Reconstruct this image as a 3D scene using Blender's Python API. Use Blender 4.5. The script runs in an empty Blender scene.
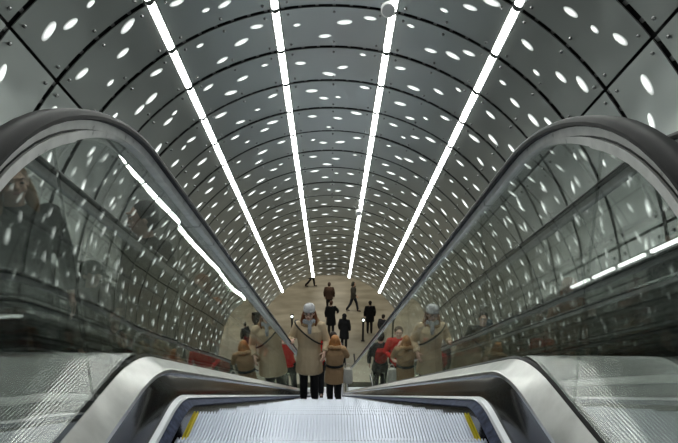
import bpy, bmesh, math, random
from mathutils import Vector, Matrix, noise
random.seed(7)
R = math.radians
S30, C30 = 0.5, math.cos(R(30))
EYE = 1.015                       # height of the eye over the upper landing
# ------------------------------------------------------------ camera, world, exposure
sc = bpy.context.scene
C = sc.collection
cam_d = bpy.data.cameras.new('camera'); cam = bpy.data.objects.new('camera', cam_d); C.objects.link(cam)
cam_d.sensor_width = 36.0; cam_d.lens = 36.0*517/678; cam_d.clip_start = 0.02; cam_d.clip_end = 200
PITCH, YAW, ROLL = R(11.45), R(0.84), R(0.75)
cam.matrix_world = (Matrix.Translation((-0.006, 0, EYE)) @ Matrix.Rotation(-YAW, 4, 'Z') @
                    Matrix.Rotation(math.pi/2-PITCH, 4, 'X') @ Matrix.Rotation(ROLL, 4, 'Z'))
sc.camera = cam
w = bpy.data.worlds.new('world'); sc.world = w; w.use_nodes = True
w.node_tree.nodes['Background'].inputs[0].default_value = (0.8, 0.9, 1.0, 1)
w.node_tree.nodes['Background'].inputs[1].default_value = 0.02
sc.view_settings.view_transform = 'Standard'; sc.view_settings.look = 'None'
sc.view_settings.exposure = 0.15; sc.view_settings.gamma = 1; sc.view_settings.use_curve_mapping = False
sc.cycles.max_bounces = 12; sc.cycles.glossy_bounces = 6; sc.cycles.transparent_max_bounces = 40
sc.cycles.diffuse_bounces = 3; sc.cycles.sample_clamp_indirect = 6.0
TUBE_POWER = 19.5

# ------------------------------------------------------------ helpers
def link(o, parent=None):
    C.objects.link(o)
    if parent is not None: o.parent = parent
    return o
def tag(o, label=None, cat=None, group=None, kind=None):
    if label: o['label'] = label
    if cat: o['category'] = cat
    if group: o['group'] = group
    if kind: o['kind'] = kind
    return o
def empty(name, loc=(0, 0, 0), rz=0):
    o = bpy.data.objects.new(name, None); o.empty_display_size = .2
    o.location = loc; o.rotation_euler = (0, 0, rz); return link(o)
class MB:
    def __init__(s): s.v = []; s.f = []; s.m = []; s.uv = {}
    def box(s, x0, x1, y0, y1, z0, z1, m=0, f=None):
        n = len(s.v); f = f or (lambda p: p)
        for z in (z0, z1):
            for (x, y) in ((x0, y0), (x1, y0), (x1, y1), (x0, y1)): s.v.append(tuple(f((x, y, z))))
        for q in ((3, 2, 1, 0), (4, 5, 6, 7), (0, 1, 5, 4), (1, 2, 6, 5), (2, 3, 7, 6), (3, 0, 4, 7)):
            s.f.append([n+i for i in q]); s.m.append(m)
    def loft(s, rings, closed=True, caps=True, m=0):
        n = len(s.v); k = len(rings[0])
        for r in rings: s.v += [tuple(p) for p in r]
        for i in range(len(rings)-1):
            for j in range(k if closed else k-1):
                a = n+i*k+j; b = n+i*k+(j+1) % k
                s.f.append([a, b, b+k, a+k]); s.m.append(m)
        if caps and closed:
            s.f.append([n+j for j in range(k)][::-1]); s.m.append(m)
            s.f.append([n+(len(rings)-1)*k+j for j in range(k)]); s.m.append(m)
    def tube(s, pts, rad, k=10, m=0, sq=1.0, side=None):
        """tapered tube through pts, rad per point; sq squashes along the second axis"""
        pts = [Vector(p) for p in pts]
        if not hasattr(rad, '__len__'): rad = [rad]*len(pts)
        rings = []
        for i, p in enumerate(pts):
            d = (pts[min(i+1, len(pts)-1)]-pts[max(i-1, 0)]).normalized()
            u = Vector(side) if side else (Vector((1, 0, 0)) if abs(d.x) < .8 else Vector((0, 1, 0)))
            u = (u-d*u.dot(d)).normalized(); w_ = d.cross(u)
            rings.append([p+u*math.cos(t)*rad[i]+w_*math.sin(t)*rad[i]*sq for t in [2*math.pi*j/k for j in range(k)]])
        s.loft(rings, m=m)
    def ball(s, c, r, k=12, m=0, rot=None):
        c = Vector(c); r = r if hasattr(r, '__len__') else (r, r, r); rings = []
        for i in range(1, k):
            t = math.pi*i/k; ring = []
            for j in range(k*2 if k < 10 else 20):
                q = 2*math.pi*j/(k*2 if k < 10 else 20)
                p = Vector((r[0]*math.sin(t)*math.cos(q), r[1]*math.sin(t)*math.sin(q), r[2]*math.cos(t)))
                if rot: p = rot @ p
                ring.append(c+p)
            rings.append(ring[::-1])
        s.loft(rings, m=m)
    def poly(s, pts2, a0, a1, f, m=0):
        """extrude a 2D outline between a0 and a1; f(p, a) -> 3D"""
        n = len(s.v); k = len(pts2)
        for a in (a0, a1): s.v += [tuple(f(p, a)) for p in pts2]
        s.f.append([n+j for j in range(k)][::-1]); s.m.append(m)
        s.f.append([n+k+j for j in range(k)]); s.m.append(m)
        for j in range(k): s.f.append([n+j, n+(j+1) % k, n+k+(j+1) % k, n+k+j]); s.m.append(m)
    def mesh(s, name, mats, smooth=False, recalc=True):
        me = bpy.data.meshes.new(name); me.from_pydata(s.v, [], s.f)
        for m in (mats if isinstance(mats, (list, tuple)) else [mats]): me.materials.append(m)
        me.polygons.foreach_set('material_index', s.m)
        if recalc:
            bm = bmesh.new(); bm.from_mesh(me); bmesh.ops.recalc_face_normals(bm, faces=bm.faces); bm.to_mesh(me); bm.free()
        if smooth:
            me.polygons.foreach_set('use_smooth', [True]*len(me.polygons))
            try: me.set_sharp_from_angle(angle=R(smooth if smooth > 1 else 40))
            except Exception: pass
        return me
    def build(s, name, mats, parent=None, smooth=False, recalc=True):
        return link(bpy.data.objects.new(name, s.mesh(name, mats, smooth, recalc)), parent)

# ------------------------------------------------------------ materials
def mat(name, col, rough=.5, metal=0.0, spec=.5, emit=None, es=0, coat=0):
    m = bpy.data.materials.new(name); m.use_nodes = True
    b = m.node_tree.nodes['Principled BSDF']
    b.inputs['Base Color'].default_value = (*col, 1); b.inputs['Roughness'].default_value = rough
    b.inputs['Metallic'].default_value = metal; b.inputs['Specular IOR Level'].default_value = spec
    b.inputs['Coat Weight'].default_value = coat
    if emit: b.inputs['Emission Color'].default_value = (*emit, 1); b.inputs['Emission Strength'].default_value = es
    return m
def N(m, t, **kw):
    n = m.node_tree.nodes.new(t)
    for k, v in kw.items(): setattr(n, k, v)
    return n
def L(m, a, b): m.node_tree.links.new(a, b)
def bsdf(m): return m.node_tree.nodes['Principled BSDF']
def math_n(m, op, a, b=None, c=None, clamp=False):
    n = N(m, 'ShaderNodeMath', operation=op, use_clamp=clamp)
    for i, x in enumerate((a, b, c)):
        if x is None: continue
        if isinstance(x, (int, float)): n.inputs[i].default_value = x
        else: L(m, x, n.inputs[i])
    return n.outputs[0]
def noise_col(m, scale, c0, c1, lo=.3, hi=.7, detail=4, coord='Object', stretch=(1, 1, 1), rough=None, bump=0):
    tc = N(m, 'ShaderNodeTexCoord'); mp = N(m, 'ShaderNodeMapping'); mp.inputs['Scale'].default_value = stretch
    L(m, tc.outputs[coord], mp.inputs[0])
    nz = N(m, 'ShaderNodeTexNoise'); nz.inputs['Scale'].default_value = scale; nz.inputs['Detail'].default_value = detail
    L(m, mp.outputs[0], nz.inputs['Vector'])
    cr = N(m, 'ShaderNodeValToRGB'); cr.color_ramp.elements[0].position = lo; cr.color_ramp.elements[1].position = hi
    cr.color_ramp.elements[0].color = (*c0, 1); cr.color_ramp.elements[1].color = (*c1, 1)
    L(m, nz.outputs[0], cr.inputs[0]); L(m, cr.outputs[0], bsdf(m).inputs['Base Color'])
    if bump:
        bp = N(m, 'ShaderNodeBump'); bp.inputs['Strength'].default_value = 1; bp.inputs['Distance'].default_value = bump
        L(m, nz.outputs[0], bp.inputs['Height']); L(m, bp.outputs[0], bsdf(m).inputs['Normal'])
    if rough:
        mr = N(m, 'ShaderNodeMapRange'); mr.inputs[3].default_value = rough[0]; mr.inputs[4].default_value = rough[1]
        L(m, nz.outputs[0], mr.inputs[0]); L(m, mr.outputs[0], bsdf(m).inputs['Roughness'])
    return m
M = {}
# dimpled, buckled polished cladding: bump uses the panels' own UV (metres along and around)
def panel_mat():
    m = mat('buckled_steel_cladding', (.42, .45, .435), .29, .93)
    uv = N(m, 'ShaderNodeUVMap', uv_map='UVMap')
    nz = N(m, 'ShaderNodeTexNoise', noise_dimensions='2D'); nz.inputs['Scale'].default_value = 1.7; nz.inputs['Detail'].default_value = 1
    L(m, uv.outputs[0], nz.inputs['Vector'])
    bp = N(m, 'ShaderNodeBump'); bp.inputs['Strength'].default_value = 1; bp.inputs['Distance'].default_value = .012
    L(m, nz.outputs[0], bp.inputs['Height']); L(m, bp.outputs[0], bsdf(m).inputs['Normal'])
    return m
M['spot'] = mat('glow_spot_steel', (.42, .45, .435), .29, .93, emit=(.95, 1.0, .96), es=5)  # cladding steel with a painted-in glow for the bright spots
M['panel'] = panel_mat()
M['dark'] = mat('black_cavity', (.012, .012, .013), .7)
M['bolt'] = mat('bolt_steel', (.25, .25, .25), .3, 1)
M['tube'] = mat('lamp_diffuser', (.9, .9, .9), .4, emit=(.97, 1.0, .95), es=TUBE_POWER)
M['strip_glow'] = mat('slim_strip_glow', (.9, .9, .9), .4, emit=(.95, 1.0, .97), es=4)
M['housing'] = mat('lamp_housing', (.16, .17, .165), .4, .6)
M['plinth'] = mat('black_glossy_plinth', (.012, .013, .013), .22, 0, .25)
def lens():       # glow painted onto the oval caps, brightest mid, fading to the rim
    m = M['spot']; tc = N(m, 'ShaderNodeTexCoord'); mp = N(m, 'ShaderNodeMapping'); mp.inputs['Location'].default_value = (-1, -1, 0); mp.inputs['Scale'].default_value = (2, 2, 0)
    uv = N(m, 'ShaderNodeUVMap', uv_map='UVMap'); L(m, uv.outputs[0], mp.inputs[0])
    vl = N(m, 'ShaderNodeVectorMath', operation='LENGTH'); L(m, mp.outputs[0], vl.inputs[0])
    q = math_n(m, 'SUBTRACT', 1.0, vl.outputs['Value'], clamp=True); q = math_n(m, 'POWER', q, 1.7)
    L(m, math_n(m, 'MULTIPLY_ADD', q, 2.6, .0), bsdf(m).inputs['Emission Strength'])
lens()  # paints the glow onto the oval caps
def glass_mat(name, tint, wav):
    m = bpy.data.materials.new(name); m.use_nodes = True; nt = m.node_tree; nt.nodes.clear()
    out = N(m, 'ShaderNodeOutputMaterial'); mx = N(m, 'ShaderNodeMixShader'); tr = N(m, 'ShaderNodeBsdfTransparent'); gl = N(m, 'ShaderNodeBsdfGlossy')
    tr.inputs[0].default_value = (*tint, 1); gl.inputs['Roughness'].default_value = .0; gl.inputs[0].default_value = (.95, 1, .97, 1)
    tc = N(m, 'ShaderNodeTexCoord'); nz = N(m, 'ShaderNodeTexNoise'); nz.inputs['Scale'].default_value = 1.6; nz.inputs['Detail'].default_value = 0
    L(m, tc.outputs['Object'], nz.inputs['Vector'])
    bp = N(m, 'ShaderNodeBump'); bp.inputs['Distance'].default_value = wav; bp.inputs['Strength'].default_value = 1
    L(m, nz.outputs[0], bp.inputs['Height']); L(m, bp.outputs[0], gl.inputs['Normal'])
    lw = N(m, 'ShaderNodeLayerWeight'); lw.inputs['Blend'].default_value = .5
    p5 = math_n(m, 'POWER', lw.outputs['Facing'], 3.2)
    F = math_n(m, 'MULTIPLY_ADD', p5, .94, .045, clamp=True)
    L(m, F, mx.inputs[0]); L(m, tr.outputs[0], mx.inputs[1]); L(m, gl.outputs[0], mx.inputs[2]); L(m, mx.outputs[0], out.inputs[0])
    return m
M['glass'] = glass_mat('smoked_balustrade_glass', (.85, .86, .852), .0012)
M['rubber'] = mat('handrail_rubber', (.007, .007, .008), .45, 0, .25)
M['steel'] = noise_col(mat('brushed_steel', (.55, .55, .54), .3, .1), 3, (.74, .74, .72), (.92, .92, .90), stretch=(1, 8, 8), rough=(.22, .38))
M['deck'] = noise_col(mat('satin_deck_steel', (.6, .6, .59), .33, 1), 5, (.54, .54, .525), (.72, .72, .70), stretch=(1, 3, 3), rough=(.25, .4))
M['groove'] = mat('black_groove', (.01, .01, .01), .5)
M['skirt'] = mat('dark_skirt_steel', (.055, .055, .06), .15, .85)
M['brush_holder'] = mat('white_aluminium_profile', (.82, .84, .88), .3, .3)
M['bristle'] = noise_col(mat('blue_black_bristles', (.02, .03, .07), .8), 60, (.012, .016, .04), (.07, .09, .17), stretch=(1, 1, .2))
M['tread'] = mat('ridged_tread_aluminium', (.74, .78, .88), .38, .6)
M['yellow'] = mat('yellow_step_edge', (.75, .62, .03), .5)
def ribbed():
    m = mat('ribbed_plate', (.66, .67, .66), .24, 1)
    tc = N(m, 'ShaderNodeTexCoord'); wv = N(m, 'ShaderNodeTexWave', bands_direction='X'); wv.inputs['Scale'].default_value = 30
    L(m, tc.outputs['Object'], wv.inputs[0])
    nz = N(m, 'ShaderNodeTexNoise'); nz.inputs['Scale'].default_value = 3; L(m, tc.outputs['Object'], nz.inputs['Vector'])
    h = math_n(m, 'MULTIPLY_ADD', nz.outputs[0], 3.0, wv.outputs['Fac'])
    bp = N(m, 'ShaderNodeBump'); bp.inputs['Distance'].default_value = .0004; bp.inputs['Strength'].default_value = 1
    L(m, h, bp.inputs['Height']); L(m, bp.outputs[0], bsdf(m).inputs['Normal']); return m
M['ribbed'] = ribbed()
M['stone'] = noise_col(mat('beige_stone_floor', (.5, .46, .36), .35), .9, (.24, .22, .165), (.44, .41, .33), .3, .7, 8, stretch=(.7, 1.3, 1))
M['plaster'] = mat('grey_plaster', (.4, .4, .38), .7)
M['granite'] = noise_col(mat('granite_landing', (.2, .2, .2), .4), 40, (.14, .14, .14), (.3, .3, .3))

# ------------------------------------------------------------ inclined paths
K = (EYE - (-9.985))              # eye above lower hall floor = 11
H_LOW = -11.0
def path(h0, a, Rk, y0=None, newel=False, n_arc=10, y_end=20.65, seg=12, dn=0.0):
    """(y, z) along: flat at height h0 (eye relative), 30 degree incline at perpendicular offset a, flat at the bottom"""
    T = math.tan(R(15)); pts = []
    yk = (a-h0*C30)/S30
    t = Rk*T
    if newel:
        r1, r2 = .60+dn, .24+dn; cy, cz = 1.225, h0-r1
        cy2 = cy-(.60-.24)*math.sin(R(40)); cz2 = cz+(.60-.24)*math.cos(R(40))
        pts.append((cy2-r2, -.74))
        for i in range(14, 0, -1):
            th = R(40+50*i/14); pts.append((cy2-r2*math.sin(th), cz2+r2*math.cos(th)))
        for i in range(8, -1, -1):
            th = R(40*i/8); pts.append((cy-r1*math.sin(th), cz+r1*math.cos(th)))
        pts.append(((cy+yk-t)/2, h0))
    else:
        pts.append((y0, h0))
    for i in range(n_arc+1):
        th = R(30*i/n_arc); pts.append((yk-t+Rk*math.sin(th), h0-Rk*(1-math.cos(th))))
    hb = H_LOW+EYE+h0                         # same height above the lower landing
    ykb = (a-hb*C30)/S30; Rb = 1.6; tb = Rb*T
    e0 = pts[-1]; e1 = (ykb-tb*C30, hb+tb*S30)
    for i in range(1, seg+1):
        f = i/seg; pts.append((e0[0]+(e1[0]-e0[0])*f, e0[1]+(e1[1]-e0[1])*f))
    for i in range(1, 9):
        th = R(30-30*i/8); pts.append((ykb+tb-Rb*math.sin(th), hb+Rb*(1-math.cos(th))))
    pts.append((y_end, hb))
    return [(y, z+EYE) for y, z in pts]
def sweep(mb, section, y0=None, newel=False, closed=True, m=0, Rk=.95, **kw):
    """section: list of (x, h0, a[, dn]) -> skin of their paths"""
    paths = [path(q[1], q[2], Rk+(q[3] if len(q) > 3 else 0), y0, newel, dn=(q[3] if len(q) > 3 else 0), **kw) for q in section]
    rings = [[(section[j][0], paths[j][i][0], paths[j][i][1]) for j in range(len(section))] for i in range(len(paths[0]))]
    mb.loft(rings, closed=closed, m=m)
GT_H, GT_A = -.062, .695           # top edge of the glass
def off(cx, prof):                # profile (dx, dn) around the glass top line
    return [(cx+dx, GT_H+dn, GT_A+dn, dn) for dx, dn in prof]

# ------------------------------------------------------------ escalator
def step_mesh():
    mb = MB(); y0, y1, W = 0.0, .398, .5           # nose at y1, tread top at z=0
    n = 96; p = 2*W/n
    for i in range(n):
        x = -W+i*p; yel = 1 if (i < 2 or i >= n-2) else 0
        prof = [(x, -.010), (x+p*.48, -.010), (x+p*.56, 0), (x+p*.96, 0), (x+p, -.010)]
        for j in range(4):
            (xa, za), (xb, zb) = prof[j], prof[j+1]
            k = len(mb.v); mb.v += [(xa, y0, za), (xb, y0, zb), (xb, y1, zb), (xa, y1, za)]
            mb.f.append([k, k+1, k+2, k+3]); mb.m.append(yel)
            k = len(mb.v); mb.v += [(xa, y1, za), (xb, y1, zb), (xb, y1+.004, -.26), (xa, y1+.004, -.26)]
            mb.f.append([k, k+1, k+2, k+3]); mb.m.append(2 if j != 2 else 0)
    mb.box(-W, W, y0, y1+.002, -.06, -.0105, 2); mb.box(-W, W, y1-.03, y1, -.26, -.05, 2)
    return mb.mesh('step', [M['tread'], M['yellow'], M['skirt']], recalc=False)
STEP = step_mesh()
STEP_PLAIN = STEP.copy(); STEP_PLAIN.materials[1] = M['tread']
def nose(k):                       # nose (y, z) of step k; 0 is the last flat one
    if k <= 0: return 1.497+.4*k, 0.0
    y = 1.70+.4*(k-1)
    return y, max(-(.058+.5*y)/C30+EYE, -9.985)
YB = [1.02, 2.05, 3.10]
def glass_cuts():
    cuts = [1.20, 1.99]
    y = 1.99+.92
    while y < 19.3: cuts.append(y); y += .92
    return cuts+[20.6]
def interp(p, y):
    for (a, b) in zip(p, p[1:]):
        if a[0] <= y <= b[0] and b[0] > a[0]: return a[1]+(b[1]-a[1])*(y-a[0])/(b[0]-a[0])
    return p[-1][1]
def make_escalator(cx, label, tilt_left=0.0, first=False):
    root = empty('escalator', (cx, 1.3, 0)); tag(root, label, 'escalator', 'escalators')
    def put(mb, name, mats, **kw):
        mb.v = [(x, y-1.3, z) for x, y, z in mb.v]
        return mb.build(name, mats, root, **kw)
    for s in (-1, 1):
        g = .62*s
        # rubber handrail, C shaped
        mb = MB(); pr = [(-.034, .050), (-.035, .058), (-.030, .067), (-.018, .073), (0, .074), (.018, .073), (.030, .067), (.035, .058), (.034, .050), (.029, .047), (.019, .048), (-.019, .048), (-.029, .047)]
        sweep(mb, off(g, pr), newel=True); put(mb, 'handrail', M['rubber'], smooth=35)
        # bright steel guide right below it
        mb = MB(); pr = [(-.008, .025), (-.014, .026), (-.018, .049), (.018, .049), (.014, .026), (.008, .025)]
        sweep(mb, off(g, pr), newel=True); put(mb, 'handrail_guide', M['steel'], smooth=30)
        # second rim with a dark recess, only round the newel, tapering out where the slope begins
        for nm, pr, mt in (('newel_rim', [(-.019, .020), (-.012, -.005), (.012, -.005), (.019, .020)], M['steel']), ('newel_recess', [(-.012, .034), (-.012, .016), (.012, .016), (.012, .034)], M['groove'])):
            mb = MB(); pts = [path(GT_H+dn, GT_A+dn, .95+dn, newel=True, dn=dn) for dx, dn in pr]; rings = []
            top = path(GT_H+.034, GT_A+.034, .984, newel=True, dn=.034)
            for i in range(36):
                k = max(0, min(1, (i-22)/13)); k = k*k*(3-2*k)*.96
                rings.append([(g+dx*(1-.4*k), pts[j][i][0]+(top[i][0]-pts[j][i][0])*k, pts[j][i][1]+(top[i][1]-pts[j][i][1])*k) for j, (dx, dn) in enumerate(pr)])
            mb.loft(rings); put(mb, nm, mt, smooth=30)
        mb = MB(); sweep(mb, [(s*.602, -.76, .08), (s*.602, -.709, .121), (s*.606, -.702, .127), (s*.608, -.702, .127), (s*.608, -.715, .115), (s*.612, -.75, .08)], y0=.55, Rk=.65)
        put(mb, 'glass_seal', M['groove'])
        # skirting, inner deck, brush
        mb = MB(); sweep(mb, [(s*.604, -.76, .09), (s*.600, -.712, .118), (s*.548, -.777, .080), (s*.548, -.790, .070), (s*.60, -.79, .07)], y0=.55, Rk=.65)
        put(mb, 'inner_deck', M['deck'], smooth=22)
        mb = MB(); sweep(mb, [(s*.548, -.786, .074), (s*.552, -.800, .060), (s*.538, -.86, .03), (s*.530, -.90, .0), (s*.516, -1.20, -.22), (s*.56, -1.20, -.22), (s*.56, -.80, .07)], y0=.55, Rk=.45)
        put(mb, 'skirt_panel', M['skirt'], smooth=30)
        mb = MB(); sweep(mb, [(s*.532, -.930, -.002), (s*.512, -.936, -.006), (s*.507, -.944, -.012), (s*.512, -.950, -.016), (s*.532, -.950, -.016)], y0=.75, Rk=.40)
        bo = put(mb, 'skirt_brush', M['brush_holder'], smooth=30)
        mb = MB(); sweep(mb, [(s*.528, -.949, -.016), (s*.512, -.949, -.016), (s*.488, -.978, -.036), (s*.490, -.984, -.040), (s*.528, -.975, -.034)], y0=.75, Rk=.38)
        mb.v = [(x, y-1.3, z) for x, y, z in mb.v]; mb.build('bristles', M['bristle'], bo)
        mb = MB()                        # small screws along the top of the skirt
        # glass panels
        tl = (tilt_left if s < 0 else 0)
        topp = path(GT_H+.036, GT_A+.036, .986, newel=True, dn=.036); botp = path(-.735, .100, .65, .55)
        i0 = min(range(len(topp)), key=lambda i: topp[i][0])
        newel_top = topp[10:]            # from just above the deck round to the crown
        cuts = glass_cuts(); prev = None
        for ci, yc in enumerate(cuts):
            def cutline(yc):             # joint square to the slope (upright on the flat)
                lean = .62*S30 if yc > 1.6 else .0
                yt, yb = yc+lean/2*0.9, yc-lean/2*0.9
                return yt, yb
            yt, yb = cutline(yc); gap = .0025
            mb = MB(); rings = []; n = 14
            if prev is None:             # newel panel: columns under every point of the curved top
                cols_ = [(p[0], p[1], p[0]) for p in topp[:25] if p[0] < yt-gap]
                cols_ = [c for i, c in enumerate(cols_) if i > 0]+[(yt-gap, interp(topp[20:], yt), yb-gap)]
            else:
                pt, pb = prev; cols_ = []
                for i in range(n+1):
                    y_t = pt+gap+(yt-pt-2*gap)*i/n; cols_.append((y_t, interp(topp[20:], y_t), pb+gap+(yb-pb-2*gap)*i/n))
            prev = (yt, yb)
            for y_t, z_t, y_b in cols_:
                z_b = min(interp(botp, y_b), z_t-.001); u = min(1, (z_t-z_b)/.65)
                xt, xb = g-tl*(u-.4), g+tl*.4
                rings.append([(xt-.005, y_t-1.3, z_t), (xt+.005, y_t-1.3, z_t), (xb+.005, y_b-1.3, z_b), (xb-.005, y_b-1.3, z_b)])
            mb.loft(rings); mb.build('glass_panel', M['glass'], root, smooth=30)
    kmax = 47
    for k in range(-2, kmax):
        y, z = nose(k)
        if y > 20.1: break
        o = link(bpy.data.objects.new('step', STEP if k == 1 else STEP_PLAIN), root); o.location = (0, y-.4-1.3, z)
    # comb plate and lower casing
    mb = MB(); mb.box(-.512, .512, .42, .714, -.03, .004)
    for i in range(48): x = -.49+i*.0204; mb.box(x, x+.008, .714, .75, -.008, .006)
    put(mb, 'comb_plate', M['steel'])
    mb = MB(); sweep(mb, [(-.625, -.80, .02), (-.625, -2.0, -1.0), (.625, -2.0, -1.0), (.625, -.80, .02), (.57, -.80, .02), (.57, -1.35, -.42), (-.57, -1.35, -.42), (-.57, -.80, .02)], y0=.40, Rk=.5)
    put(mb, 'casing', M['skirt'])
    return root
PITCHX = 1.64
make_escalator(0, 'middle escalator of ridged metal steps between two mirror-like glass balustrades', tilt_left=.045)
make_escalator(-PITCHX, 'left escalator carrying people, seen through the left glass balustrade')
make_escalator(PITCHX, 'right escalator, empty, seen through the right glass balustrade')
# deck covers between and beside the escalators
def deck_cover(x0, x1, label):
    mb = MB(); e = .004
    sweep(mb, [(x0, -.74, .094), (x0, -.712, .119), (x0+.01, -.709, .122), (x1-.01, -.709, .122), (x1, -.712, .119), (x1, -.74, .094)], y0=.40, Rk=.22)
    o = mb.build('deck_cover', M['ribbed'], smooth=30); tag(o, label, 'deck cover', 'metal decks beside the balustrades')
deck_cover(-PITCHX+.613, -.613, 'ribbed metal deck plate outside the left glass of the middle escalator')
deck_cover(.613, PITCHX-.613, 'ribbed metal deck plate outside the right glass of the middle escalator')
deck_cover(-2.96, -PITCHX-.613, 'ribbed metal deck plate between left escalator and tunnel wall')
deck_cover(PITCHX+.613, 2.96, 'ribbed metal deck plate between right escalator and tunnel wall')

# ------------------------------------------------------------ tunnel lining
AC, RT = 1.73, 3.40
def tun(s, th, r=RT):             # s along the incline, th from the crown (radians), r radius
    b, a = r*math.sin(th), AC+r*math.cos(th)
    return Vector((b, s*C30+a*S30, EYE-s*S30+a*C30))
S0, SP = 6.75-.9*11, .9
NR = 29                            # rings from S0 to S0+31*.9 = 24.75
LT = [-39.4, -13.8, 13.8, 39.4]
cols = [(-38.2, -15.0), (-12.6, 12.6), (15.0, 38.2)]
side = [(63.1, 40.6), (90.5, 63.7), (106.0, 91.1)]
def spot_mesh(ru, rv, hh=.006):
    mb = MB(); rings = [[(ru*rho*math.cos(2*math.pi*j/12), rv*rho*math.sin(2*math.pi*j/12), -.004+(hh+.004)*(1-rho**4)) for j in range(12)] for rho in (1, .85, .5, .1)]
    mb.loft(rings); me = mb.mesh('spot_lamp', M['spot'], smooth=True)  # oval cap that carries the painted glow
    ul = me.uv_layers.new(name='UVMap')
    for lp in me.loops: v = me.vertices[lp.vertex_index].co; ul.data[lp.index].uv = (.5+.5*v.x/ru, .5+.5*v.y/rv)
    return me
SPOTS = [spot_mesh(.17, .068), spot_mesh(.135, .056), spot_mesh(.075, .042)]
def lining(name, spans, kind='structure'):
    mb = MB(); uvs = []; spots = []
    for i in range(NR):
        s0, s1 = S0+SP*i+.033, S0+SP*(i+1)-.033
        for ci, (t0, t1) in enumerate(spans):
            t0, t1 = R(min(t0, t1)), R(max(t0, t1))
            n = 8; base = len(mb.v); ou, ov = random.random()*50, random.random()*50
            js = random.uniform(-.006, .006)
            for q in range(n+1):
                th = t0+(t1-t0)*q/n
                for (s_, dr) in ((s0, .0), (s1, .0), (s1, .014), (s0, .014)):
                    mb.v.append(tuple(tun(s_, th, RT+dr+js)))
                    uvs.append((ou+RT*th, ov+s_))
            for q in range(n):
                a = base+4*q
                for j in range(4):
                    mb.f.append([a+j, a+(j+1) % 4, a+4+(j+1) % 4, a+4+j]); mb.m.append(0 if j == 0 else 1)
            mb.f.append([base+j for j in range(4)]); mb.m.append(1)
            mb.f.append([base+4*n+j for j in range(4)]); mb.m.append(1)
            # a handful of glowing ovals added to every panel as bright spots
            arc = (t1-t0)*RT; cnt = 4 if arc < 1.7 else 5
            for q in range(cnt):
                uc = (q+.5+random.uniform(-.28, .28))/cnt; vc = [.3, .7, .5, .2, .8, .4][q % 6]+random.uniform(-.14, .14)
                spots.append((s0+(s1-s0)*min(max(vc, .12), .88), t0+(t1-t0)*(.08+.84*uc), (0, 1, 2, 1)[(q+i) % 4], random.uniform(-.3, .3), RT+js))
            # fixing bolts near the panel edges
            if i < 20:
                for th in (t0+R(1.6), (t0+t1)/2, t1-R(1.6)):
                    for s_ in (s0+.09, s1-.09):
                        p = tun(s_, th, RT); nrm = (tun(s_, th, RT-.1)-p).normalized()
                        k0 = len(mb.v); mb.tube([p-nrm*.01, p+nrm*.016, p+nrm*.024], [.019, .019, .010], k=8, m=2)
                        uvs += [(0, 0)]*(len(mb.v)-k0)
    me = mb.mesh(name, [M['panel'], M['housing'], M['bolt']])
    uvl = me.uv_layers.new(name='UVMap')
    for lp in me.loops: uvl.data[lp.index].uv = uvs[lp.vertex_index]
    for p in me.polygons:
        if p.material_index in (0, 3): p.use_smooth = True
    try: me.set_sharp_from_angle(angle=R(30))
    except Exception: pass
    o = link(bpy.data.objects.new(name, me)); o['kind'] = kind
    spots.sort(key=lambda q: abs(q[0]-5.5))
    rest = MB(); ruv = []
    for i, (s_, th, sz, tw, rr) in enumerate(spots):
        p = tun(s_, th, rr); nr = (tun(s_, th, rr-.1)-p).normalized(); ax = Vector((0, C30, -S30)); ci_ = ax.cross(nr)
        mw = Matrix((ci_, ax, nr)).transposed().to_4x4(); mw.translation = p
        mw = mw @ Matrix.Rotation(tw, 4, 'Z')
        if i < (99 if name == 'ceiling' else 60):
            q = link(bpy.data.objects.new('spot_lamp', SPOTS[sz]), o); q.matrix_world = mw  # glowing oval added as a bright spot
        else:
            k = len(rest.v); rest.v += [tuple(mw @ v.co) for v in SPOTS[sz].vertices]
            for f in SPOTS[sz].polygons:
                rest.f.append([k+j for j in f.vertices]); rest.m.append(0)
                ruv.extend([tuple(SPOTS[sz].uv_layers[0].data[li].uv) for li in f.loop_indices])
    q = rest.build('glow_spots', M['spot'], o, smooth=True, recalc=False); q['kind'] = 'stuff'
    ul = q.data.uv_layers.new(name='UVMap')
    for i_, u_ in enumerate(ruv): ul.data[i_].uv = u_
    return o
ceil_o = lining('ceiling', cols)
wl = lining('wall_left', [(-a, -b) for a, b in side]); wr = lining('wall_right', side)
def shell(name, t0, t1, r0, r1, m, s0, s1, parent=None):
    mb = MB(); n = 14; rings = []
    for s_ in (s0, s1):
        rings.append([tun(s_, R(t0+(t1-t0)*i/n), r0) for i in range(n+1)]+[tun(s_, R(t1+(t0-t1)*i/n), r1) for i in range(n+1)])
    mb.loft(rings); o = mb.build(name, m, parent); return o
SE = S0+SP*NR
shell('ceiling_backing', -40, 40, RT+.10, RT+.22, M['dark'], S0-.3, SE, ceil_o)
for w_, sg, nm in ((wl, -1, 'wall_backing'), (wr, 1, 'wall_backing')):
    shell(nm, sg*40, sg*108, RT+.10, RT+.22, M['dark'], S0-.3, SE, w_)
# brackets seen in the gaps between the rings
mb = MB()
for i in range(1, 16):
    s_ = S0+SP*i
    for t in range(-100, 101, 4):
        mb.box(-.022, .022, -.028, .028, -.04, .04, f=lambda p, s_=s_, t=t: tun(s_+p[1], R(t)+p[0]/RT, RT+.06+p[2]))
o = mb.build('panel_brackets', M['bolt'], ceil_o)
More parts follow.
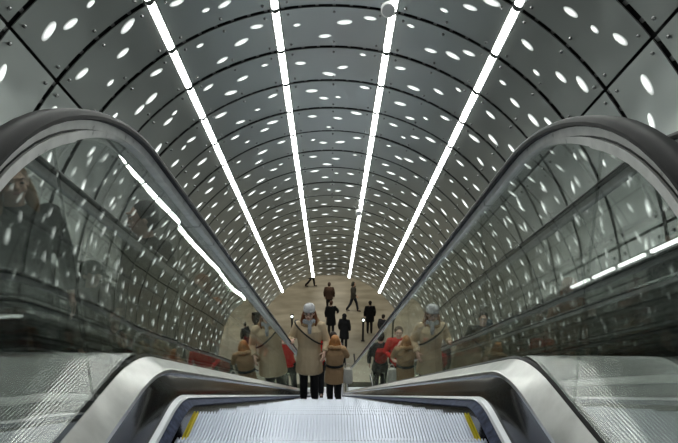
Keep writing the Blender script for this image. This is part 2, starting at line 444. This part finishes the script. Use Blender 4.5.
# black plinth along both sides below the cladding
for nm, sg in (('trim_1', -1), ('trim_2', 1)):
    mb = MB(); rings = []
    for s_ in (S0, SE-1.2):
        q = [(sg*2.965, -.6), (sg*2.985, 1.30), (sg*3.03, 1.34), (sg*3.45, 1.34), (sg*3.45, -.6)]
        rings.append([Vector((b, s_*C30+a*S30, EYE-s_*S30+a*C30)) for b, a in q])
    mb.loft(rings); o = mb.build(nm, M['plinth']); o['kind'] = 'structure'
# four lines of lamps
words = ['leftmost', 'second from left', 'third from left', 'rightmost']
for li, t in enumerate(LT):
    root = empty('ceiling_light', tun(6.75, R(t)))
    tag(root, ['outer left line of white ceiling lamps curving down the tunnel vault',
               'inner left line of white ceiling lamps, just left of the crown',
               'inner right line of white ceiling lamps, with a round camera hanging beside it',
               'outer right line of white ceiling lamps curving down the tunnel vault'][li], 'ceiling light', 'lines of ceiling lamps')
    hb = MB(); base = root.location.copy()
    for i in range(NR):
        s0, s1 = S0+SP*i+.034, S0+SP*(i+1)-.034
        fr = lambda p, t=t: tun(p[1], R(t)+p[0]/RT, RT+p[2])-base
        hb.box(-.066, .066, s0-.034, s1+.034, .004, .10, f=fr)
        mb = MB(); w2 = .046
        pr = [(-w2, .0), (-w2*.8, -.018), (0, -.026), (w2*.8, -.018), (w2, .0), (w2, .01), (-w2, .01)]
        mb.loft([[fr((x, s_, z)) for x, z in pr] for s_ in (s0+.006, s1-.006)])
        mb.m[-1] = mb.m[-2] = 1; mb.build('lamp', [M['tube'], M['housing']], root)
    hb.build('housing', M['housing'], root)
# ------------------------------------------------------------ landings, lower hall
def slab(name, x0, x1, y0, y1, z0, z1, m):
    mb = MB(); mb.box(x0, x1, y0, y1, z0, z1); o = mb.build(name, m); o['kind'] = 'structure'; return o
slab('floor_landing', -3.1, 3.1, -4.6, .415, -.2, -.001, M['granite'])
slab('wall_back', -3.6, 3.6, -4.8, -4.6, -.2, 8, M['plaster'])
FZ = -9.985
slab('floor', -11, 11, 20.1, 46, FZ-.2, FZ, M['stone'])
slab('floor_lower', -3.4, 3.4, 18.0, 20.1, FZ-1.3, FZ-1.1, M['granite'])
slab('wall_far', -11, 11, 46, 46.2, FZ, FZ+4.4, M['plaster'])
slab('wall_hall_left', -11.2, -11, 21, 46, FZ, FZ+4.4, M['plaster'])
slab('wall_hall_right', 11, 11.2, 21, 46, FZ, FZ+4.4, M['plaster'])
slab('ceiling_hall', -11, 11, 22.8, 46, FZ+4.2, FZ+4.4, M['plaster'])
for nm, x0, x1 in (('wall_portal_left', -11, -3.3), ('wall_portal_right', 3.3, 11)):
    slab(nm, x0, x1, 20.3, 20.6, FZ, FZ+4.2, M['plaster'])
for i, (x, y) in enumerate([(-5, 27), (0, 27), (5, 27), (-5, 33), (0, 33), (5, 33), (0, 40)]):
    d = bpy.data.lights.new('hall_fill', 'AREA'); d.shape = 'RECTANGLE'; d.size = 2.4; d.size_y = .5; d.energy = 60; d.color = (1, .93, .78)  # unseen area lights added to light the hall floor
    o = link(bpy.data.objects.new('hall_fill', d)); o.location = (x, y, FZ+4.16)
#PEOPLE
# ------------------------------------------------------------ people
_mc = {}
def cm(kind, col, rough=.8, spec=.3):
    k = (kind, col)
    if k not in _mc:
        m = mat(kind, col, rough, 0, spec)
        if kind in ('wool', 'fur', 'hair'):
            tc = N(m, 'ShaderNodeTexCoord'); nz = N(m, 'ShaderNodeTexNoise'); nz.inputs['Scale'].default_value = {'wool': 70, 'fur': 55, 'hair': 40}[kind]; nz.inputs['Detail'].default_value = 3
            mp = N(m, 'ShaderNodeMapping'); mp.inputs['Scale'].default_value = (1, 1, .25 if kind == 'hair' else 1)
            L(m, tc.outputs['Object'], mp.inputs[0]); L(m, mp.outputs[0], nz.inputs['Vector'])
            bp = N(m, 'ShaderNodeBump'); bp.inputs['Distance'].default_value = .01; bp.inputs['Strength'].default_value = .8
            L(m, nz.outputs[0], bp.inputs['Height']); L(m, bp.outputs[0], bsdf(m).inputs['Normal'])
            mxc = N(m, 'ShaderNodeMix', data_type='RGBA'); mxc.inputs[6].default_value = (*[c*.55 for c in col], 1); mxc.inputs[7].default_value = (*[min(c*1.3, 1) for c in col], 1)
            L(m, nz.outputs[0], mxc.inputs[0]); L(m, mxc.outputs[2], bsdf(m).inputs['Base Color'])
        elif kind == 'cloth':
            tc = N(m, 'ShaderNodeTexCoord'); nz = N(m, 'ShaderNodeTexNoise'); nz.inputs['Scale'].default_value = 9; nz.inputs['Detail'].default_value = 3
            L(m, tc.outputs['Object'], nz.inputs['Vector'])
            bp = N(m, 'ShaderNodeBump'); bp.inputs['Distance'].default_value = .03; bp.inputs['Strength'].default_value = .8
            L(m, nz.outputs[0], bp.inputs['Height']); L(m, bp.outputs[0], bsdf(m).inputs['Normal'])
        _mc[k] = m
    return _mc[k]
def fuse(mb, name, m, parent, vox, sm=3):
    """one continuous surface from overlapping tapered volumes"""
    me = mb.mesh(name+'_src', m); o = bpy.data.objects.new(name, me); C.objects.link(o)
    r = o.modifiers.new('r', 'REMESH'); r.mode = 'VOXEL'; r.voxel_size = vox; r.use_smooth_shade = True
    if sm: s = o.modifiers.new('s', 'SMOOTH'); s.iterations = sm; s.factor = .5
    dg = bpy.context.evaluated_depsgraph_get(); me2 = bpy.data.meshes.new_from_object(o.evaluated_get(dg)); me2.name = name
    o.modifiers.clear(); o.data = me2; bpy.data.meshes.remove(me)
    if not me2.materials: me2.materials.append(m)
    me2.polygons.foreach_set('use_smooth', [True]*len(me2.polygons)); o.parent = parent; return o
def hand(mb, wrist, d, palm_n, h, curl=.5, side=1):
    """palm, four unequal bent fingers and a thumb off the side of the palm"""
    wrist = Vector(wrist); d = Vector(d).normalized(); n = Vector(palm_n); n = (n-d*n.dot(d)).normalized(); u = d.cross(n)*side
    L_ = .105*h
    mb.tube([wrist, wrist+d*L_*.3, wrist+d*L_*.5], [.016*h, .022*h, .023*h], k=8, sq=.55, side=u)
    for i, (o_, ln) in enumerate(((-.016, .92), (-.0055, 1.0), (.005, .95), (.0155, .75))):
        b = wrist+d*L_*.46+u*o_*h
        p1 = b+d*L_*.24*ln; d2 = (d*math.cos(curl)+n*math.sin(curl)); p2 = p1+d2*L_*.18*ln; d3 = (d*math.cos(curl*1.9)+n*math.sin(curl*1.9)); p3 = p2+d3*L_*.13*ln
        mb.tube([b-d*.012*h, b, p1, p2, p3], [.0058*h, .0056*h, .0052*h, .0047*h, .0038*h], k=6)
    t0 = wrist+d*L_*.14-u*.014*h; t1 = t0+(d*.6-u*.75+n*.25).normalized()*L_*.26; t2 = t1+(d*.9-u*.3+n*.35).normalized()*L_*.22
    mb.tube([t0, t1, t2], [.0085*h, .0065*h, .0048*h], k=6)
def person(loc, rz, H, label, coat=(.05, .05, .05), trousers=(.02, .02, .022), hair=(.03, .02, .015), hem=.33, armL=None, armR=None,
           kneeL=None, kneeR=None, footL=None, footR=None, hat=None, scarf=None, fur=None, hood=None, longhair=False, strap=None, belt=None,
           head_turn=0.0, group=None, fine=False, face=True, skin=(.68, .46, .36), cap=None, lean=0.0, bun=False, backpack=None, glasses=False, beard=False, bulk=1.08):
    root = empty('person', loc, rz); tag(root, label, 'person', group)
    h = H; vox = .0075 if fine else .013
    sk = cm('skin', skin, .5)
    V = lambda x, y, z: Vector((x*h, (y+lean*(z-.5))*h, z*h))
    hc = V(0, -.012, .925)                      # centre of the head
    T = Matrix.Rotation(head_turn, 4, 'Z')
    def hp(x, y, z): return hc+(T @ Vector((x*h, y*h, z*h)))
    # joints: L is +x (viewer's right when facing the camera)
    aL = armL or ((.150, -.005, .640), (.145, -.060, .500)); aR = armR or ((-.150, -.005, .640), (-.145, -.060, .500))
    kL, kR = kneeL or (.052, -.012, .285), kneeR or (-.052, -.012, .285)
    fL, fR = footL or (.055, .012, .045), footR or (-.055, .012, .045)
    legs = [(V(sg*.050, 0, .52), V(*k), V(*f)) for sg, k, f in ((1, kL, fL), (-1, kR, fR))]
    arms = [(V(sg*.108, .002, .812), V(*e), V(*w_), sg) for sg, (e, w_) in ((1, aL), (-1, aR))]
    # ---- body: one continuous skin-coloured figure
    b = MB()
    b.tube([V(0, 0, .49), V(0, 0, .56), V(0, 0, .63), V(0, 0, .72), V(0, 0, .80), V(0, 0, .835)], [.075*h, .086*h, .070*h, .080*h, .072*h, .045*h], k=14, sq=.62)
    b.tube([V(0, .002, .81), V(0, -.004, .87), hc], [.036*h, .032*h, .034*h], k=10)
    for hip, kn, an in legs:
        b.tube([hip, (hip+kn)/2, kn, kn*.65+an*.35, an], [.048*h, .042*h, .030*h, .031*h, .021*h], k=10)
        b.tube([an, an+Vector((0, -.04*h, -.022*h)), an+Vector((0, -.075*h, -.028*h))], [.020*h, .017*h, .010*h], k=8)
    for sh, el, wr, sg in arms:
        b.tube([sh*.8+V(0, 0, .80)*.2, sh, (sh+el)/2, el, (el+wr)/2, wr], [.022*h, .026*h, .024*h, .021*h, .019*h, .014*h], k=10)
    b.ball(hp(0, .004, .012), (.0455*h, .056*h, .054*h), k=12)
    b.ball(hp(0, -.012, -.022), (.036*h, .040*h, .044*h), k=10)
    b.ball(hp(0, -.036, -.052), (.016*h, .013*h, .012*h), k=8)
    b.tube([hp(0, -.047, .010), hp(0, -.060, -.012), hp(0, -.050, -.016)], [.005*h, .009*h, .007*h], k=8)
    for sg in (1, -1):
        b.ball(hp(sg*.046, .004, -.004), (.006*h, .012*h, .017*h), k=8)
        b.ball(hp(sg*.022, -.040, -.018), (.014*h, .011*h, .014*h), k=8)
    b.ball(hp(0, -.047, .022), (.030*h, .009*h, .006*h), k=8)
    body = None
    for sh, el, wr, sg in arms:
        d = (wr-el).normalized(); pn = Vector((-sg*.6, -.2, -.5)); hand(b, wr, d, pn, h, curl=.45, side=sg)
    body = fuse(b, 'body', sk, root, vox*.8 if fine else vox*.85, 2)
    if face:
        e = MB()
        for sg in (1, -1):
            for c, r_, mi in ((hp(sg*.0185, -.0465, .006), .0072*h, 0), (hp(sg*.0185, -.0512, .006), .0042*h, 1)):
                e.ball(c, (r_*1.25, r_*.6, r_*.75), k=6, m=mi)
            e.tube([hp(sg*.010, -.053, .019), hp(sg*.020, -.054, .022), hp(sg*.030, -.048, .019)], [.0020*h, .0026*h, .0016*h], k=5, m=1)
        e.build('eyes', [cm('eye_white', (.6, .6, .58), .3), cm('dark_iris', (.02, .015, .01), .3)], root, smooth=True)
        e = MB(); e.tube([hp(-.014, -.0475, -.032), hp(-.005, -.0525, -.030), hp(.005, -.0525, -.030), hp(.014, -.0475, -.032)], [.0015*h, .0040*h, .0040*h, .0015*h], k=6)
        e.build('lips', cm('lips', (.42, .14, .12), .4), root, smooth=True)
    if glasses:
        e = MB()
        for sg in (1, -1):
            c = [hp(sg*.019+.014*math.cos(t), -.057, .005+.010*math.sin(t)) for t in [2*math.pi*i/12 for i in range(13)]]
            e.tube(c, .0014*h, k=5); e.tube([hp(sg*.033, -.055, .008), hp(sg*.047, .0, .006)], .0013*h, k=5)
        e.tube([hp(-.006, -.058, .007), hp(.006, -.058, .007)], .0013*h, k=5)
        e.build('glasses', cm('dark_frame', (.03, .02, .02), .3), root, smooth=True)
    # ---- coat
    c = MB()
    hr = .098 if hem < .45 else .088; bk = bulk
    c.tube([V(0, 0, hem), V(0, 0, (hem+.58)/2), V(0, 0, .60), V(0, -.002, .68), V(0, -.002, .76), V(0, 0, .815), V(0, 0, .845)],
           [(hr+.012)*bk*h, (hr+.006)*bk*h, .088*bk*h, .098*bk*h, .101*bk*h, .090*h, .048*h], k=18, sq=.72)
    for sh, el, wr, sg in arms:
        wv = wr*.93+el*.07
        c.ball(sh+V(-sg*.004, 0, -.004), (.040*h, .040*h, .036*h), k=10)
        c.tube([sh*.75+V(0, 0, .79)*.25, sh, (sh+el)/2, el, (el+wr)/2, wv], [x*h*(1+(bk-1)*.8) for x in (.036, .038, .035, .032, .029, .025)], k=12)
    co = fuse(c, 'coat', cm('cloth', coat), root, vox*1.3, 3)
    if hem < .45 or True:
        q = MB(); q.tube([V(0, -.069, hem+.03), V(0, -.066, .60), V(0, -.073, .74), V(0, -.055, .83)], .0035*h, k=6)
        q.build('zip', cm('dark_trim', tuple(x*.35 for x in coat), .5), co)
    # ---- trousers and shoes
    t = MB(); t.tube([V(0, 0, .50), V(0, 0, .56)], [.082*h, .078*h], k=14, sq=.68)
    for hip, kn, an in legs:
        t.tube([hip, (hip+kn)/2, kn, (kn+an)/2, an+(kn-an)*.08], [.058*h, .052*h, .042*h, .039*h, .037*h], k=12)
    fuse(t, 'trousers', cm('cloth', trousers), root, vox*1.3, 2)
    for hip, kn, an in legs:
        f = MB(); g = Vector((0, 0, an.z-.045*h))
        f.tube([an+(kn-an)*.32+Vector((0, .004*h, 0)), an+Vector((0, .010*h, .02*h)), an+Vector((0, .005*h, -.02*h))], [.034*h, .031*h, .031*h], k=10)
        f.tube([an+Vector((0, .026*h, -.026*h)), an+Vector((0, -.03*h, -.024*h)), an+Vector((0, -.075*h, -.031*h)), an+Vector((0, -.095*h, -.034*h))], [.019*h, .024*h, .022*h, .012*h], k=10, sq=.85)
        f.box(an.x-.022*h, an.x+.022*h, an.y-.10*h, an.y+.035*h, an.z-.045*h, an.z-.034*h)
        fuse(f, 'shoe', cm('shoe_leather', (.015, .013, .012), .4), root, vox, 1)
    # ---- hair, hats
    r = MB()
    r.ball(hp(0, .014, .020), (.053*h, .058*h, .056*h), k=12)
    if not longhair and not bun: r.ball(hp(0, .030, -.015), (.046*h, .036*h, .040*h), k=10)
    if longhair:
        for sg in (1, -1): r.tube([hp(sg*.038, .022, .02), hp(sg*.052, .016, -.03), hp(sg*.058, .0, -.075), hp(sg*.060, -.03, -.125)], [.020*h, .023*h, .022*h, .010*h], k=8)
        r.tube([hp(0, .035, 0), hp(0, .045, -.06), hp(0, .05, -.12)], [.045*h, .045*h, .030*h], k=10, sq=.6)
    if bun: r.ball(hp(0, .070, .035), .026*h, k=8); r.ball(hp(0, .030, -.01), (.044*h, .034*h, .034*h), k=10)
    ho = fuse(r, 'hair', cm('hair', hair, .6), root, vox, 2)
    if beard:
        r = MB(); r.ball(hp(0, -.022, -.040), (.036*h, .032*h, .026*h), k=10); fuse(r, 'beard', cm('hair', hair, .6), root, vox, 1)
    if hat:
        r = MB(); r.loft([[hp(rr*math.cos(q), .006+rr*1.14*math.sin(q), z) for q in [2*math.pi*i/20 for i in range(20)]] for rr, z in ((.052, .020), (.055, .024), (.0555, .040), (.053, .044), (.054, .056), (.048, .074), (.036, .088), (.018, .096))])
        r.build('knitted_hat', cm('wool', hat, .9), root, smooth=60)
    if cap:
        r = MB(); r.loft([[hp(rr*math.cos(q), .006+rr*1.12*math.sin(q), z) for q in [2*math.pi*i/20 for i in range(20)]] for rr, z in ((.054, .022), (.056, .045), (.052, .064), (.036, .076), (.012, .080))])
        r.loft([[hp(rr*math.cos(q)*1.0, -.052-rr2*math.sin(q), z) for q in [math.pi*i/10 for i in range(11)]] for rr, rr2, z in ((.046, .040, .026), (.046, .042, .022))])
        r.build('cap', cm('cloth', cap, .9), root, smooth=60)
    if scarf:
        r = MB(); n = 18
        for k_, (rr, z) in enumerate(((.050, .862), (.054, .848), (.052, .838))):
            r.tube([V(rr*math.cos(2*math.pi*i/n), rr*.9*math.sin(2*math.pi*i/n)-.006, z+.005*math.sin(3*i+k_)) for i in range(n+1)], .015*h, k=8)
        r.tube([V(.01, -.060, .845), V(.012, -.082, .80), V(.014, -.086, .755)], [.017*h, .020*h, .016*h], k=8, sq=.5)
        fuse(r, 'scarf', cm('wool', scarf, .9), root, vox, 1)
    if fur:
        r = MB(); n = 26
        for k_ in range(2):
            r.tube([V((.066+.010*k_)*math.cos(2*math.pi*i/n), .012+.062*math.sin(2*math.pi*i/n), .850-.012*k_+.022*math.sin(2*math.pi*i/n)+.003*math.sin(5*i)) for i in range(n+1)], [(.018+.004*math.sin(7*i+k_))*h for i in range(n+1)], k=8)
        fuse(r, 'fur_collar', cm('fur', fur, .95), root, vox, 1)
    if hood:
        r = MB(); r.ball(hp(0, .020, .014), (.064*h, .064*h, .070*h), k=12); r.ball(hp(0, .045, -.04), (.062*h, .048*h, .05*h), k=10); r.tube([hp(0, .02, .06), hp(0, .04, .092)], [.03*h, .008*h], k=8)
        ro = fuse(r, 'hood', cm('cloth', hood, .9), root, vox, 1)
    if strap:
        r = MB(); pts = []
        for i in range(25):
            q = 2*math.pi*i/24; x = .112*bk*math.cos(q); z = .735-.105*math.cos(q)*strap; pts.append(V(x if True else 0, .088*bk*math.sin(q)*-1, z))
        r.tube(pts, [.0075*h]*25, k=6, sq=1); r.build('bag_strap', cm('black_leather', (.012, .012, .012), .45), root, smooth=True)
    if belt:
        r = MB(); rings = [[V(rr*bk*math.cos(q), rr*bk*.78*math.sin(q), z) for q in [2*math.pi*i/20 for i in range(20)]] for rr, z in ((.094, .585), (.099, .588), (.099, .612), (.094, .615))]
        r.loft(rings); r.build('belt', cm('black_leather', belt, .45), root, smooth=40)
    if backpack:
        r = MB(); r.tube([V(0, .10, .60), V(0, .115, .66), V(0, .11, .76), V(0, .09, .80)], [.07*h, .085*h, .08*h, .05*h], k=12, sq=.6)
        bo = fuse(r, 'backpack', cm('cloth', backpack), root, vox, 2)
    return root
PY = 7.55
def tread_z(y):
    k = max(1, math.ceil((y-1.70)/.4-1e-6)+1); return nose(k)[1]+0.001
hw = dict(group='people walking in the lower hall', bulk=1.25)
# the woman and the girl on the middle escalator
person((-.335, 7.55, tread_z(7.55)), R(-4), 1.66, 'woman in beige coat and pale knitted hat standing on the middle escalator, hand on handrail',
       bulk=1.2, coat=(.62, .49, .33), hair=(.16, .055, .025), hat=(.60, .60, .62), scarf=(.38, .40, .43), fur=(.36, .24, .13), longhair=True, strap=1, hem=.34,
       armR=((-.172, -.02, .665), (-.150, -.130, .700)), armL=((.165, .01, .650), (.150, -.085, .580)), fine=True, glasses=True, skin=(.72, .48, .38))
person((.065, 7.45, tread_z(7.45)), R(180), 1.22, 'small girl with ginger hair and black belted tan coat, back turned, beside the woman',
       bulk=1.2, coat=(.42, .27, .15), hair=(.55, .25, .09), fur=(.55, .34, .18), longhair=True, belt=(.012, .012, .012), hem=.36,
       armR=((-.16, -.03, .70), (-.085, -.12, .80)), armL=((.16, -.03, .70), (.085, -.12, .80)), fine=True, face=False)
def bag(loc, w_, d_, h_, m, label):
    mb = MB(); rings = []
    for z, s_ in ((0, .82), (.06, .98), (.5, 1.0), (.9, .9), (1.0, .8)):
        rings.append([(w_/2*s_*math.copysign(abs(math.cos(q))**.6, math.cos(q)), d_/2*s_*math.copysign(abs(math.sin(q))**.6, math.sin(q)), h_*z) for q in [2*math.pi*i/20 for i in range(20)]])
    mb.loft(rings); o = mb.build('bag', m, smooth=40); o.location = loc; tag(o, label, 'bag')
    hb = MB(); hb.tube([(w_*.28*math.cos(t), 0, h_+w_*.5*math.sin(t)) for t in [math.pi*i/10 for i in range(11)]], .008, k=6)
    hb.build('handle', m, o, smooth=True); return o
bag((.275, 7.42, tread_z(7.45)+.44), .15, .10, .24, cm('cloth', (.62, .60, .55)), 'white bag hanging at the side of the small girl')
person((-.30, 10.9, tread_z(10.9)), R(3), 1.76, 'man in bright red jacket standing lower down the middle escalator', coat=(.62, .02, .02), hem=.48, hair=(.06, .035, .02),
       armR=((-.165, -.02, .655), (-.16, -.13, .63)), armL=((.165, -.02, .655), (.09, -.13, .63)))
person((.06, 11.3, tread_z(11.3)), R(180), 1.68, 'person with red backpack and dark coat beside the man in red jacket', coat=(.03, .03, .035), hem=.42, backpack=(.35, .02, .02), face=False)
# people in the lower hall
LZ = FZ+.001
person((-.10, 28.0, LZ), R(175), 1.82, 'man in dark brown jacket walking away at the centre of the hall', coat=(.06, .035, .025), hem=.46, hair=(.04, .025, .02), face=False, footL=(.055, -.05, .045), **hw)
person((.02, 24.9, LZ), R(178), 1.86, 'woman in black coat with hair in a bun, seen from behind', coat=(.012, .012, .014), hem=.30, hair=(.12, .05, .03), bun=True, face=False,
       armR=((-.19, -.01, .70), (-.17, -.10, .62)), **hw)
person((.66, 23.4, LZ), R(165), 1.76, 'person in pointed black hood walking off the foot of the escalator', coat=(.010, .010, .012), hem=.28, hood=(.010, .010, .012), face=False, **hw)
person((1.28, 28.2, LZ), R(70), 1.78, 'person in dark jacket and jeans striding sideways across the hall floor', coat=(.045, .045, .04), trousers=(.02, .025, .04), hem=.47, face=False,
       kneeL=(.05, -.10, .29), footL=(.05, -.15, .06), kneeR=(-.05, .07, .28), footR=(-.05, .19, .07), armL=((.14, .08, .66), (.13, .07, .53)), armR=((-.14, -.06, .66), (-.12, -.14, .58)), hood=(.04, .04, .035), **hw)
person((2.02, 25.2, LZ), R(185), 1.76, 'man in long black coat standing near the right handrail in the hall', coat=(.010, .010, .012), hem=.36, hair=(.02, .015, .012), face=False, **hw)
person((2.55, 23.6, LZ), R(150), 1.66, 'person in dark grey coat half hidden behind the right handrail', coat=(.035, .035, .038), hem=.36, hair=(.03, .02, .015), face=False, **hw)
person((-1.35, 32.6, LZ), R(80), 1.75, 'person far back in the hall of whom only the dark legs show under the vault', coat=(.03, .03, .03), face=False, kneeL=(.05, -.10, .29), footL=(.05, -.15, .06), footR=(-.05, .17, .06), **hw)
# people riding the left escalator
le = dict(group='people on the left escalator')
person((-1.93, 3.12, tread_z(3.12)), R(38), 1.68, 'smiling woman with long fair hair nearest on the left escalator, seen through the glass', coat=(.05, .05, .052), hair=(.28, .18, .10), longhair=True, fine=True, hem=.40, head_turn=R(5), **le)
person((-1.42, 3.86, tread_z(3.86)), R(-35), 1.80, 'man with short dark hair in dark jacket on the left escalator, seen through the glass', coat=(.02, .022, .024), hair=(.035, .025, .02), hem=.46, fine=True, head_turn=R(-25), **le)
person((-2.08, 4.3, tread_z(4.3)), R(60), 1.42, 'man in black flat cap on the left escalator, looking sideways', coat=(.06, .055, .05), hair=(.05, .03, .02), cap=(.012, .012, .013), hem=.45, fine=True, **le)
person((-1.45, 5.55, tread_z(5.55)), R(-20), 1.62, 'person in orange-brown jacket on the left escalator behind the short-haired man', coat=(.35, .11, .03), hair=(.20, .07, .03), longhair=True, hem=.45, **le)
person((-1.40, 8.45, tread_z(8.45)), R(8), 1.70, 'man in dark coat far down the left escalator', coat=(.025, .025, .028), hem=.40, **le)
person((-1.78, 9.30, tread_z(9.30)), R(-12), 1.64, 'person in grey hat and grey scarf far down the left escalator', coat=(.05, .055, .06), hat=(.10, .13, .15), scarf=(.2, .2, .2), hem=.38, **le)
person((-1.98, 7.5, tread_z(7.5)), R(15), 1.74, 'person in black jacket part way down the left escalator', coat=(.015, .015, .016), hem=.44, **le)

# ------------------------------------------------------------ small fittings
def security_camera(s_, t, size, label):
    p = tun(s_, R(t), RT-.02); nr = (tun(s_, R(t), RT-.5)-tun(s_, R(t), RT)).normalized()
    root = empty('security_camera', p+nr*.03); tag(root, label, 'camera', 'round cameras hanging by the ceiling lamps')
    wh = cm('white_casing', (.75, .75, .74), .4); d = Vector((-.03, -.93, -.36)).normalized()
    mb = MB(); mb.tube([Vector((0, 0, 0)), nr*.16*size], .016*size, k=8); mb.box(-.04*size, .04*size, -.05*size, .05*size, -.01, .03, f=lambda q: Vector(q)*1.0)
    mb.build('bracket', wh, root, smooth=40)
    c = nr*.20*size; mb = MB(); mb.tube([c-d*.16*size, c-d*.14*size, c+d*.02*size, c+d*.03*size], [.07*size, .088*size, .095*size, .09*size], k=24); mb.build('casing', wh, root, smooth=40)
    mb = MB(); mb.tube([c+d*.031*size, c+d*.036*size], [.080*size, .078*size], k=24); mb.build('front_disc', cm('grey_disc', (.34, .35, .36), .4), root, smooth=40)
    mb = MB(); mb.tube([c-d*.1*size, c-d*.2*size+nr*-.12*size, Vector((.03, .2, .05))*size-nr*.05*size], .008, k=6); mb.build('cable', wh, root)
security_camera(5.55, 13.0, 1.0, 'round white camera with grey disc hanging by the inner right lamp line, near the top')
security_camera(13.6, 13.6, .9, 'small white camera hanging half way down the inner right lamp line')
def bollard(x, y, label):
    root = empty('signal_post', (x, y, FZ+.001)); tag(root, label, 'post', 'signal posts at the foot of the escalators')
    mb = MB(); mb.box(-.09, .09, -.06, .06, 0, .03); mb.tube([(0, 0, .03), (0, 0, 1.0)], .055, k=14); mb.tube([(0, 0, 1.0), (0, 0, 1.22)], [.085, .085], k=14, sq=.7)
    mb.build('post', cm('dark_trim', (.03, .03, .03), .4), root, smooth=40)
    mb = MB(); mb.tube([(0, -.058, 1.13), (0, -.075, 1.13)], [.06, .05], k=14); mb.build('lamp', mat('signal_lamp', (.9, .95, .9), .3, emit=(.85, 1, .9), es=4), root, smooth=40)
bollard(-1.95, 24.6, 'thin dark post with a small white light left of the hall walkers')
bollard(1.62, 24.2, 'thin dark post with a small white light right of the hooded walker')

root = empty('glow_strip', (0, 0, 0)); tag(root, 'long white glowing strip above the black plinth on the right tunnel wall', 'wall light')
wf = lambda p: Vector((p[0], p[1]*C30+p[2]*S30, EYE-p[1]*S30+p[2]*C30))
hb = MB(); hb.box(2.93, 2.975, 2.4, 6.3, 1.22, 1.29, f=wf); hb.build('housing', M['housing'], root)  # dark bar behind the glowing segments
for i in range(7):  # glowing segments added along the plinth as a broken bright line
    mb = MB(); a0 = 2.42+i*.55; mb.box(2.90, 2.93, a0, a0+.44, 1.240, 1.268, f=wf); mb.build('lamp', M['strip_glow'], root)  # one glowing segment of the strip
